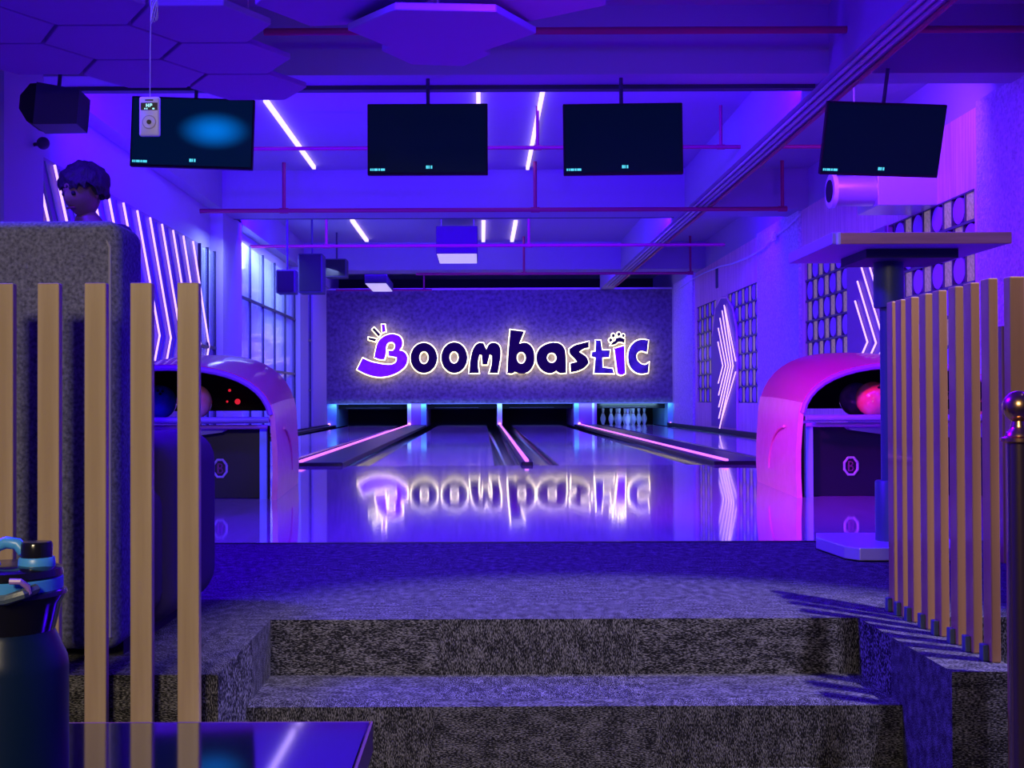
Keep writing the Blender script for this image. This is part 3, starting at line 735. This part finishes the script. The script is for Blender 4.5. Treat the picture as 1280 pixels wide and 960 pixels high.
# chevron panel A (far) on the right wall
def poly_panel(t, pxs, m, d0=.012, d1=.05, name='backing'):
    P = [at_x(px, py, XR-.05) for px, py in pxs]
    obj(name, prism(BM(), [(p.y, max(p.z, .09)) for p in P], 'X', XR-.052, XR-.072), m, t)
t = thing('chevron_light_panel', 'small far neon chevron panel with pointed arch on the right wall', 'light panel', wp(905, 520), 'neon chevron panels')
poly_panel(t, [(891, 548), (891, 420), (895, 385), (902, 372), (909, 372), (916, 385), (921, 410), (922, 440), (922, 553)], 'panelblue')
frame = [(891, 420), (895, 385), (902, 372), (909, 372), (916, 385), (921, 410), (922, 440), (922, 540)]
obj('frame', tube(BM(), [wp(px, py, .06) for px, py in frame], .02, 6), 'wood', t)
G = lambda u, v: wp(860+u/4.364, 330+v/4.364, .10)
for ln in ([(163,425),(190,555),(165,650)], [(165,350),(206,555),(167,715)], [(174,295),(220,555),(168,780)], [(186,255),(233,555),(168,842)],
           [(197,225),(246,555),(168,915)], [(262,590),(235,690)] ):
    if len(ln) == 3: obj('neon_line', tube(BM(), [G(*p) for p in ln], .0095, 8), 'chevron', t)
obj('neon_line', tube(BM(), [G(200,232), G(260,530)], .0095, 8), 'chevron', t)
obj('neon_line', tube(BM(), [G(260,588), G(180,860)], .0095, 8), 'chevron', t)
# chevron panel B (near)
t = thing('chevron_light_panel', 'nearer neon chevron panel on the right wall beside the bar table column', 'light panel', wp(1080, 455), 'neon chevron panels')
obj('backing', Bx((XR-.075, yw(1117), .05), (XR-.05, yw(1068), 2.25)), 'panelblue', t)
G = lambda u, v: wp(960+u/4, 220+v/4, .10)
for ln in ([(435,625),(497,830),(458,920)], [(447,527),(540,835),(497,930)], [(465,450),(583,838),(535,945)], [(503,437),(626,842),(575,955)], [(545,437),(668,846),(615,965)]):
    obj('neon_line', tube(BM(), [G(*p) for p in ln], .0095, 8), 'chevron', t)

# cable draped along the top of the right wall
pts = []
for px, py in ((1000, 268), (985, 283), (966, 297), (955, 310), (935, 322), (915, 330), (900, 333), (880, 341), (865, 349), (850, 360)):
    p = at_x(px, py, XR-.12); pts.append(p)
t = thing('cable', 'white cable draped along the top of the right wall', 'cable', pts[0])
obj('wire', tube(BM(), pts, .014, 6), 'white', t)
bm = BM(); c = at_x(967, 296, XR-.14)
for q in range(5):
    tube(bm, [(c.x-.02*q % 3*.01, c.y+.12*math.cos(q+u), c.z+.055*math.sin(u)) for u in [i*.7 for i in range(10)]], .010, 5)
obj('coil', bm, 'white', t)

# ================================================================== BALL RETURNS
def ball_return(label, cx, mir, pinkm):
    y0, y1 = 6.9, 8.3
    t = thing('ball_return', label, 'ball return', (cx, 7.6, 0), 'ball returns with arched hoods')
    N = 22
    def sec(u, inset=0):
        """open arch section from floor to floor; u 0 front..1 back"""
        hw = .60-.09*u-inset; hs = .40; top = .755+.10*math.sin(u*1.5)-inset
        pts = [(-hw-.006, 0), (-hw-.012, .13), (-hw-.01, .27), (-hw, hs)]
        for k in range(1, N):
            a = math.pi*(1-k/N); ca, sa = math.cos(a), math.sin(a)
            pts.append((hw*math.copysign(abs(ca)**.86, ca), hs+(top-hs)*abs(sa)**.80))
        pts += [(hw, hs), (hw+.01, .27), (hw+.012, .13), (hw+.006, 0)]
        return pts
    M_ = 10
    def shell(i0, i1, inset, off):
        bm = BM(); rows = []
        for j in range(M_+1):
            u = j/M_; y = y0+(y1-y0)*u; s_ = sec(u, inset)[i0:i1]
            rows.append([(cx+p[0], y, p[1]) for p in s_])
        ri = []
        for j in range(M_+1):
            u = j/M_; y = y0+(y1-y0)*u; s_ = sec(u, inset+.03)[i0:i1]
            ri.append([(cx+p[0], y, p[1]) for p in s_])
        V = [[bm.verts.new(p) for p in r] for r in rows]; W = [[bm.verts.new(p) for p in r] for r in ri]
        n = len(V[0])
        for j in range(M_):
            for k in range(n-1):
                bm.faces.new((V[j][k], V[j][k+1], V[j+1][k+1], V[j+1][k])); bm.faces.new((W[j][k], W[j+1][k], W[j+1][k+1], W[j][k+1]))
        for k in range(n-1):
            bm.faces.new((V[0][k], W[0][k], W[0][k+1], V[0][k+1])); bm.faces.new((V[M_][k], V[M_][k+1], W[M_][k+1], W[M_][k]))
        for k in (0, n-1):
            for j in range(M_): bm.faces.new((V[j][k], V[j+1][k], W[j+1][k], W[j][k]))
        return bm
    L = len(sec(0))
    obj('hood', shell(5, L-5, 0, 0), 'pink', t, smooth=True)
    obj('side_panel', shell(0, 6, -.004, 0), pinkm, t, smooth=True)
    obj('side_panel', shell(L-6, L, -.004, 0), pinkm, t, smooth=True)
    # raised curved crease on each side panel
    for sx in (-1, 1):
        pts = []
        for k in range(9):
            a = k/8*math.pi*.5
            pts.append((cx+sx*(.60-.09*((.35+.525*math.sin(a))/1.4)+.016), 7.25+.525*math.sin(a), .12+.27*math.cos(a)))
        obj('crease', tube(BM(), pts, .008, 6), pinkm, t, smooth=True)
    # dark lining
    bm = BM(); rows = []
    for j in range(6):
        u = j/5*.72; y = y0+.03+(y1-y0)*u; s_ = sec(u, .031)[4:L-4]
        rows.append([bm.verts.new((cx+p[0], y, p[1])) for p in s_])
    for j in range(5):
        for k in range(len(rows[0])-1): bm.faces.new((rows[j][k], rows[j][k+1], rows[j+1][k+1], rows[j+1][k]))
    bm.faces.new(rows[5])
    obj('lining', bm, 'matblack', t, smooth=True)
    # blue-black inner rim lip
    s_ = sec(0, .02)[4:L-4]
    obj('rim', tube(BM(), [(cx+p[0], y0-.005, p[1]) for p in s_], .016, 8), 'purplebox' , t, smooth=True)
    # tray with rails
    bm = BM(); box(bm, (cx-.52, y0-.07, .425), (cx+.52, 7.50, .445)); bevel(bm, .006); obj('ball_tray', bm, 'bluerail', t)
    obj('tray_rail', tube(BM(), [(cx-.58, y0-.09, .445), (cx+.58, y0-.09, .445)], .017, 10), 'bluerail', t, smooth=True)
    obj('lower_rail', tube(BM(), [(cx-.56, y0-.02, .405), (cx+.56, y0-.02, .405)], .012, 10), 'purplebox', t, smooth=True)
    pts = [(cx+mir*(-.33), .40), (cx+mir*(-.30), .375), (cx+mir*.0, .335), (cx+mir*.56, .33), (cx+mir*.56, .40)]
    obj('lower_tray', prism(BM(), pts, 'Y', y0+.02, y0+.12), 'bluerail', t)
    obj('front_panel', bevel(Bx((cx-.55, y0+.10, .0), (cx+.55, y0+.14, .41)), .004), 'black', t)
    obj('strut', Bx((cx-mir*.545, y0+.05, 0), (cx-mir*.505, y0+.09, .405)), 'palestrut', t)
    # emblem : rounded octagonal ring with a small letter inside
    ex = {1: at_y(1064, 585, y0+.09).x, -1: at_y(275, 587, y0+.09).x}[mir]; ez = .17
    ring = BM(); oc = [(ex+.040*math.cos(D(22.5+45*k)), y0+.094, ez+.052*math.sin(D(22.5+45*k))) for k in range(8)]
    tube(ring, oc+[oc[0]], .0075, 6); e = obj('emblem', ring, 'emblem', t)
    bm = BM(); y_ = y0+.092
    box(bm, (ex-.016, y_, ez-.028), (ex-.008, y_+.008, ez+.028))
    tube(bm, [(ex-.012, y_+.004, ez+.026), (ex+.008, y_+.004, ez+.022), (ex+.011, y_+.004, ez+.012), (ex+.004, y_+.004, ez+.002), (ex-.01, y_+.004, ez)], .0045, 6)
    tube(bm, [(ex-.01, y_+.004, ez), (ex+.010, y_+.004, ez-.004), (ex+.014, y_+.004, ez-.016), (ex+.006, y_+.004, ez-.026), (ex-.012, y_+.004, ez-.027)], .0045, 6)
    obj('emblem_letter', bm, 'emblemred', t)
    return t
br_r = ball_return('right ball return, pink arched shell holding purple and orange balls', 2.36, 1, 'pinklit')
br_l = ball_return('left ball return, purple arched shell partly behind the wooden slats', -1.75, -1, 'pinklit')
for px, py, r in ((297, 502, .018), (287, 488, .009), (284, 502, .007)):
    p = at_y(px, py, 7.85); obj('indicator_light', sphere(BM(), p, r, seg=10), 'redled', br_l)
def ball(label, x, y, m):
    o = thing('bowling_ball', label, 'bowling ball', (x, y, .447), 'bowling balls on the returns')
    b0 = obj('ball', sphere(BM(), (0, 0, .1), .1, seg=32), m, o, smooth=True, local=True)
    for dx, dz in ((-.012, .0), (.014, .0), (.001, -.022)):
        v = Vector((dx+.02, -.07, .06+dz)).normalized()
        h = obj('finger_hole', lathe(BM(), [(.009, -.002), (.009, .0012)], seg=12), 'matblack', o, local=True)
        h.location = Vector((0, 0, .1))+v*.1; h.rotation_euler = v.to_track_quat('Z', 'Y').to_euler()
    return o
ball('dark purple bowling ball, leftmost on the right return', 2.20, 7.28, 'ballpurple')
ball('orange-pink bowling ball, middle one on the right return', 2.235, 7.075, 'ballorange')
ball('cyan bowling ball on the right return, half hidden by the bar table column', 2.33, 6.895+.0, 'ballcyan')
ball('orange bowling ball peeking out right of the last left slat', at_y(243, 500, 7.1).x, 7.1, 'ballorange')
ball('blue bowling ball between the last two left slats', at_y(206, 500, 7.25).x-.03, 7.25, 'ballblue')

# ================================================================== BAR TABLE (right)
a = at_y(1040, 305, 4.1); b_ = at_y(1265, 304, 4.1)
X0, X1, ZU = a.x, b_.x, a.z
t = thing('bar_table', 'tall square bar table with dark column at the right', 'table', (1.447, 4.4, 0))
obj('tabletop', bevel(Bx((X0+.004, 4.112, ZU+.001), (X1, 4.70, ZU+.040)), .003), 'bartop', t)
obj('edge_band', bevel(Bx((X0+.03, 4.10, ZU), (X1, 4.112, ZU+.038)), .002), 'barwood', t)
obj('corner_cap', bevel(Bx((X0+.018, 4.10, ZU-.001), (X0+.03, 4.114, ZU+.039)), .002), 'white', t)
obj('underframe', Bx((X0+.16, 4.25, ZU-.03), (X1-.12, 4.55, ZU+.001)), 'lightbox', t)
obj('column', lathe(BM(), [(.031, .045), (.031, ZU-.18)], (1.447, 4.4, 0), 20), 'tube', t, smooth=True)
obj('upper_collar', lathe(BM(), [(.050, ZU-.19), (.052, ZU-.18), (.052, ZU-.02)], (1.447, 4.4, 0), 20), 'tube', t, smooth=True)
obj('lower_sleeve', lathe(BM(), [(.052, .045), (.052, .255), (.048, .26)], (1.447, 4.4, 0), 20), 'tube', t, smooth=True)
bm = BM(); prism(bm, [(1.215, 4.52), (1.235, 4.24), (1.27, 4.18), (1.62, 4.16), (1.67, 4.2), (1.67, 4.6), (1.63, 4.65), (1.25, 4.65)], 'Z', .004, .048)
obj('base_plate', bevel(bm, .004), 'galv', t)
# ================================================================== SLAT SCREENS
t = thing('slat_screen', 'row of upright pale wooden slats in front of the grey sofa', 'slat screen', (-1.0, 2.46, FZ), 'slatted wooden screens')
def slat_bm(w_, d, h): return bevel(box(BM(), (-w_/2, -d/2, 0), (w_/2, d/2, h)), .0025)
s0 = None; zt = at_y(116, 353, 2.44).z; rail_z = FZ
for px in (-44, 14.5-28.5/2, 58, 117, 174.5, 233.5):
    x = at_y(px, 480, 2.44).x
    if s0 is None: s0 = obj('slat', slat_bm(.043, .022, zt-FZ), 'slat', t, local=True); s0.location = (x+1.0, 0, 0)
    else: copy_part(s0, t, (x+1.0, 0, 0))
obj('bottom_rail', Bx((-1.25, 2.475, FZ), (-.5, 2.498, FZ+.06)), 'slat', t)
t = thing('slat_screen', 'receding row of golden wooden slats beside the steps at the right', 'slat screen', (1.055, 2.6, 0), 'slatted wooden screens')
s1 = None
for i, px in enumerate((1237, 1214.5, 1195, 1174.5, 1157.5, 1140, 1127, 1116)):
    xx = 1.058; y = xx*F/(px-602)
    if s1 is None:
        s1 = obj('slat', slat_bm(.020, .043, .80), 'slat2', t, local=True); s1.location = (.012, y-2.6+.02, 0)
        g = obj('foot_bracket', bevel(box(BM(), (-.022, -.006, 0), (-.010, .016, .035)), .002), 'tube', s1, local=True); last = s1
        bk = g
    else:
        last = copy_part(s1, t, (.012, y-2.6+.02, 0)); d = copy_part(bk, last)
t2 = thing('slat_screen', 'single tall golden slat standing on the lower floor at the right block', 'slat post', (1.058, 2.46, FZ), 'slatted wooden screens')
obj('slat', slat_bm(.030, .03, .79-FZ), 'slat2', t2, local=True)
t = thing('slat_screen', 'farther pair of slats at the right edge behind the brass post', 'slat screen', (1.9, 4.15, 0), 'slatted wooden screens')
for px in (1254, 1267, 1284, 1300):
    x = at_y(px, 410, 4.15).x
    obj('slat', bevel(Bx((x-.014, 4.13, 0), (x+.014, 4.17, .79)), .002), 'slat2', t)
# brass-topped stanchion
c = at_y(1273, 508, 1.85)
t = thing('stanchion', 'barrier post with a polished brass ball top at the right frame edge', 'stanchion', (c.x, c.y, FZ))
obj('post', lathe(BM(), [(.0165, FZ+.02), (.0165, c.z-.055)], (c.x, c.y, 0), 24), 'steel', t, smooth=True)
obj('ball_top', sphere(BM(), c, .0235, seg=28), 'brass', t, smooth=True)
obj('collar', lathe(BM(), [(.010, c.z-.022), (.012, c.z-.030), (.013, c.z-.034), (.018, c.z-.038), (.020, c.z-.044), (.026, c.z-.047), (.026, c.z-.052), (.018, c.z-.055)], (c.x, c.y, 0), 24), 'brass', t, smooth=True)
obj('base', lathe(BM(), [(.15, FZ), (.15, FZ+.015), (.05, FZ+.03), (.02, FZ+.04)], (c.x, c.y, 0), 28), 'steel', t, smooth=True)

# ================================================================== SOFA (left)
def softbox(a, b_, r, seg=5): return bevel(Bx(a, b_), r, seg)
zt = at_y(80, 281, 2.72).z
t = thing('sofa', 'high-backed grey felt sofa behind the pale slats', 'sofa', (-1.4, 2.9, 0))
xr = at_y(157, 500, 2.68).x
obj('backrest', softbox((-2.3, 2.63, .02), (xr, 2.83, zt), .035, 5), 'fabric', t, smooth=True)
obj('back_piping', tube(BM(), [(-2.3, 2.636, zt-.032), (xr-.035, 2.636, zt-.032), (xr-.02, 2.633, zt-.06), (xr-.02, 2.633, .05)], .0035, 6), 'piping', t, smooth=True)
obj('seat', softbox((-2.3, 2.80, .06), (-.74, 3.45, .36), .05, 4), 'darkfabric', t, smooth=True)
obj('armrest', softbox((-.92, 2.84, .02), (-.72, 3.42, .475), .085, 6), 'darkfabric', t, smooth=True)
obj('plinth', Bx((-2.28, 2.7, 0), (-.78, 3.4, .06)), 'matblack', t)

# ================================================================== FOREGROUND TABLE + BOTTLE
TZ = .20; XE = at_z(466, 902, TZ)
t = thing('cafe_table', 'dark glossy tabletop in the lower left foreground', 'table', (-.55, 1.0, FZ))
obj('tabletop', bevel(Bx((-1.1, .35, TZ-.035), (XE.x-.003, XE.y, TZ)), .002), 'tabletop', t)
obj('edge_band', Bx((XE.x-.003, .352, TZ-.033), (XE.x, XE.y-.001, TZ-.001)), 'tableedge', t)
obj('edge_band', Bx((-1.098, XE.y, TZ-.033), (XE.x, XE.y+.003, TZ-.0005)), 'tableedge', t)
obj('column', lathe(BM(), [(.03, FZ+.03), (.03, TZ-.035)], (-.6, .85, 0), 20), 'black', t, smooth=True)
obj('base_plate', lathe(BM(), [(.22, FZ), (.22, FZ+.012), (.05, FZ+.03)], (-.6, .85, 0), 32), 'black', t, smooth=True)
BY = 1.03; c = at_y(8, 700, BY); rr = .0495
t = thing('water_bottle', 'dark navy water bottle with blue and black lid on the glossy table', 'bottle', (c.x, BY, TZ))
def zpx(py): return at_y(30, py, BY).z
obj('body', lathe(BM(), [(rr-.006, TZ+.001), (rr-.001, TZ+.006), (rr, TZ+.012), (rr, zpx(833)), (rr-.001, zpx(822)), (rr-.004, zpx(812)), (rr-.009, zpx(795)), (rr-.011, zpx(788)), (rr-.011, zpx(780))], (c.x, BY, 0), 48), 'navy', t, smooth=True)
obj('neck_collar', lathe(BM(), [(rr-.012, zpx(790)), (rr-.0105, zpx(785)), (rr-.005, zpx(752)), (rr-.001, zpx(742)), (rr-.002, zpx(737)), (rr-.008, zpx(733))], (c.x, BY, 0), 40), 'navygloss', t, smooth=True)
obj('blue_band', lathe(BM(), [(rr-.010, zpx(738)), (rr-.0045, zpx(736)), (rr-.0045, zpx(722)), (rr-.006, zpx(720))], (c.x, BY, 0), 40), 'skyblue', t, smooth=True)
obj('lid', lathe(BM(), [(rr-.006, zpx(722)), (rr-.004, zpx(718)), (rr-.005, zpx(710)), (rr-.012, zpx(706)), (.010, zpx(705))], (c.x, BY, 0), 40), 'navygloss', t, smooth=True)
sx = at_y(46, 700, BY).x
obj('spout_base', lathe(BM(), [(.0145, zpx(712)), (.0150, zpx(707)), (.0145, zpx(698)), (.0135, zpx(696))], (sx, BY, 0), 28), 'skyblue', t, smooth=True)
obj('spout_cap', lathe(BM(), [(.0125, zpx(698)), (.0128, zpx(680)), (.0115, zpx(677)), (.002, zpx(676))], (sx, BY, 0), 28), 'navygloss', t, smooth=True)
bm = BM(); P = lambda px, py, dy=0: at_y(px, py, BY+dy)
tube(bm, [P(30, 690), P(22, 680), P(8, 678), P(-6, 684), P(-10, 700), P(-4, 712)], .0052, 10)
obj('carry_loop', bm, 'skyblue', t, smooth=True)
bm = BM(); tube(bm, [P(-10, 752, -.040), P(8, 750, -.047), P(28, 743, -.044), P(45, 736, -.030)], .0042, 8)
obj('strap', bm, 'tube', t, smooth=True)
bm = BM(); tube(bm, [P(12, 727, -.047), P(25, 727, -.046), P(34, 733, -.042), P(36, 742, -.040)], .0025, 8)
obj('latch', bm, mat('violet_plastic', (.30, .16, .55), .3), t, smooth=True)

# ================================================================== PERSON behind the sofa
def skin_mesh(verts, edges, radii, root=0, sub=2):
    me = bpy.data.meshes.new('tmp'); me.from_pydata(verts, edges, [])
    o = bpy.data.objects.new('tmp', me); COL.objects.link(o)
    md = o.modifiers.new('s', 'SKIN'); md.use_smooth_shade = True
    for i, r in enumerate(radii):
        v = me.skin_vertices[0].data[i]; v.radius = (r, r) if not isinstance(r, tuple) else r; v.use_root = (i == root)
    sb = o.modifiers.new('u', 'SUBSURF'); sb.levels = sub; sb.render_levels = sub
    bpy.context.view_layer.update(); dg = bpy.context.evaluated_depsgraph_get()
    m2 = bpy.data.meshes.new_from_object(o.evaluated_get(dg)); bm = BM(); bm.from_mesh(m2)
    bpy.data.objects.remove(o); bpy.data.meshes.remove(m2); bpy.data.meshes.remove(me); return bm
PX = at_y(112, 240, 5.5)
t = thing('person', 'person with short dark hair behind the sofa, head bowed, dark clothes', 'person', (PX.x, 5.5, 0), rot=(0, 0, D(-28)))
def chain(V, E, Rr, start, pts):
    prev = start
    for p, r in pts:
        V.append(p); Rr.append(r); E.append((prev, len(V)-1)) if prev is not None else None; prev = len(V)-1
    return prev
V, E, Rr = [], [], []
chain(V, E, Rr, None, [((0, 0, .86), (.14, .10))])
chain(V, E, Rr, 0, [((0, .0, 1.0), (.13, .09)), ((0, .01, 1.14), (.145, .10)), ((0, .015, 1.26), (.13, .09)), ((0, .0, 1.335), (.055, .055)), ((0, -.03, 1.40), (.048, .05))])
ch = 3
for sx in (-1, 1):
    hp = chain(V, E, Rr, 0, [((sx*.085, 0, .78), .085), ((sx*.09, -.01, .62), .075), ((sx*.09, -.01, .45), .055), ((sx*.092, .01, .30), .053), ((sx*.092, .02, .09), .036), ((sx*.095, -.02, .045), .036), ((sx*.10, -.12, .03), .028)])
    hd = chain(V, E, Rr, ch, [((sx*.165, .01, 1.27), .055), ((sx*.20, .02, 1.14), .044), ((sx*.215, .0, 1.01), .036), ((sx*.20, -.08, .90), .032), ((sx*.17, -.16, .83), .023), ((sx*.16, -.195, .81), .03)])
    for q, (dx, ln) in enumerate(((-.024, .062), (-.008, .070), (.009, .066), (.024, .052))):
        b0 = (sx*.16+dx, -.225, .80)
        chain(V, E, Rr, hd, [(b0, .011), ((b0[0], b0[1]-ln*.5, b0[2]-.008), .009), ((b0[0], b0[1]-ln*.8, b0[2]-.03), .0075)])
    chain(V, E, Rr, hd, [((sx*.16-sx*.03, -.20, .81), .012), ((sx*.16-sx*.048, -.225, .80), .009)])
body = obj('body', skin_mesh(V, E, Rr), 'skin', t, smooth=True, local=True)
# head: one mesh with brow, nose, chin, ears
bm = BM(); bmesh.ops.create_uvsphere(bm, u_segments=32, v_segments=24, radius=1)
for v in bm.verts:
    x, y, z = v.co
    f = 1-.22*max(0, -z)**1.5
    nx, ny, nz = x*.073*f, y*.092*(1-.10*max(0, -z)), z*.113
    if y < -.5:                       # face side
        g = math.exp(-((x/.16)**2+((z+.12)/.22)**2)); ny -= .020*g            # nose
        for ex in (-.38, .38):
            ny += .010*math.exp(-(((x-ex)/.18)**2+((z-.06)/.12)**2))            # eye sockets
        ny -= .006*math.exp(-((x/.3)**2+((z+.48)/.08)**2))                      # lips
        ny -= .008*math.exp(-((x/.3)**2+((z+.85)/.18)**2))                      # chin
    v.co = (nx, ny, nz)
for sx in (-1, 1): sphere(bm, (sx*.073, .01, -.005), .022, .35, .8, 1.35, 12)
HM = Matrix.Translation((0, -.045, 1.475)) @ Matrix.Rotation(D(18), 4, 'X')
bm.transform(HM); head = obj('head', bm, 'skin', t, smooth=True, local=True)
bm = BM()
for sx in (-1, 1): sphere(bm, (sx*.028, -.078, .006), .0105, seg=12)
bm.transform(HM); obj('eyes', bm, 'matblack', t, smooth=True, local=True)
bm = BM(); tube(bm, [(-.024, -.0855, -.055), (0, -.090, -.053), (.024, -.0855, -.055)], .0045, 6); bm.transform(HM)
obj('mouth', bm, mat('lips', (.16, .06, .06), .9, spec=.1), t, local=True)
bm = BM(); bmesh.ops.create_icosphere(bm, subdivisions=4, radius=1)
for v in bm.verts:
    x, y, z = v.co; n = .06*math.sin(9*x+3*z)*math.cos(11*y+5*z)+.05*math.sin(33*x+9*z)*math.sin(29*y+37*z)
    lo = (-.62 if y > .1 else -.35 if y > -.25 else .12+.12*math.sin(25*x))
    zz = max(z, lo); v.co = (x*.108*(1+n), .020+y*.118*(1+n)*(1 if y > -.6 else .93), .020+zz*.112*(1+n))
bm.transform(HM); obj('hair', bm, 'hair', t, smooth=True, local=True)
V, E, Rr = [], [], []
chain(V, E, Rr, None, [((0, 0, .89), (.150, .110))])
chain(V, E, Rr, 0, [((0, .0, 1.0), (.145, .105)), ((0, .01, 1.14), (.158, .112)), ((0, .015, 1.265), (.14, .10)), ((0, .0, 1.325), (.065, .065))])
for sx in (-1, 1): chain(V, E, Rr, 3, [((sx*.17, .01, 1.275), .066), ((sx*.205, .02, 1.14), .058), ((sx*.213, .01, 1.06), .054)])
obj('shirt', skin_mesh(V, E, Rr), 'shirt', t, smooth=True, local=True)
V, E, Rr = [], [], []
chain(V, E, Rr, None, [((0, 0, .86), (.15, .11))])
for sx in (-1, 1): chain(V, E, Rr, 0, [((sx*.085, 0, .77), .10), ((sx*.09, -.01, .62), .088), ((sx*.09, -.01, .45), .068), ((sx*.092, .01, .30), .066), ((sx*.092, .02, .10), .055)])
obj('trousers', skin_mesh(V, E, Rr), 'trousers', t, smooth=True, local=True)
for sx in (-1, 1):
    bm = BM(); sphere(bm, (sx*.098, -.055, .04), .05, .95, 2.4, .8, 20)
    for v in bm.verts: v.co.z = max(v.co.z, .001)
    obj('shoe', bm, 'shoe', t, smooth=True, local=True)
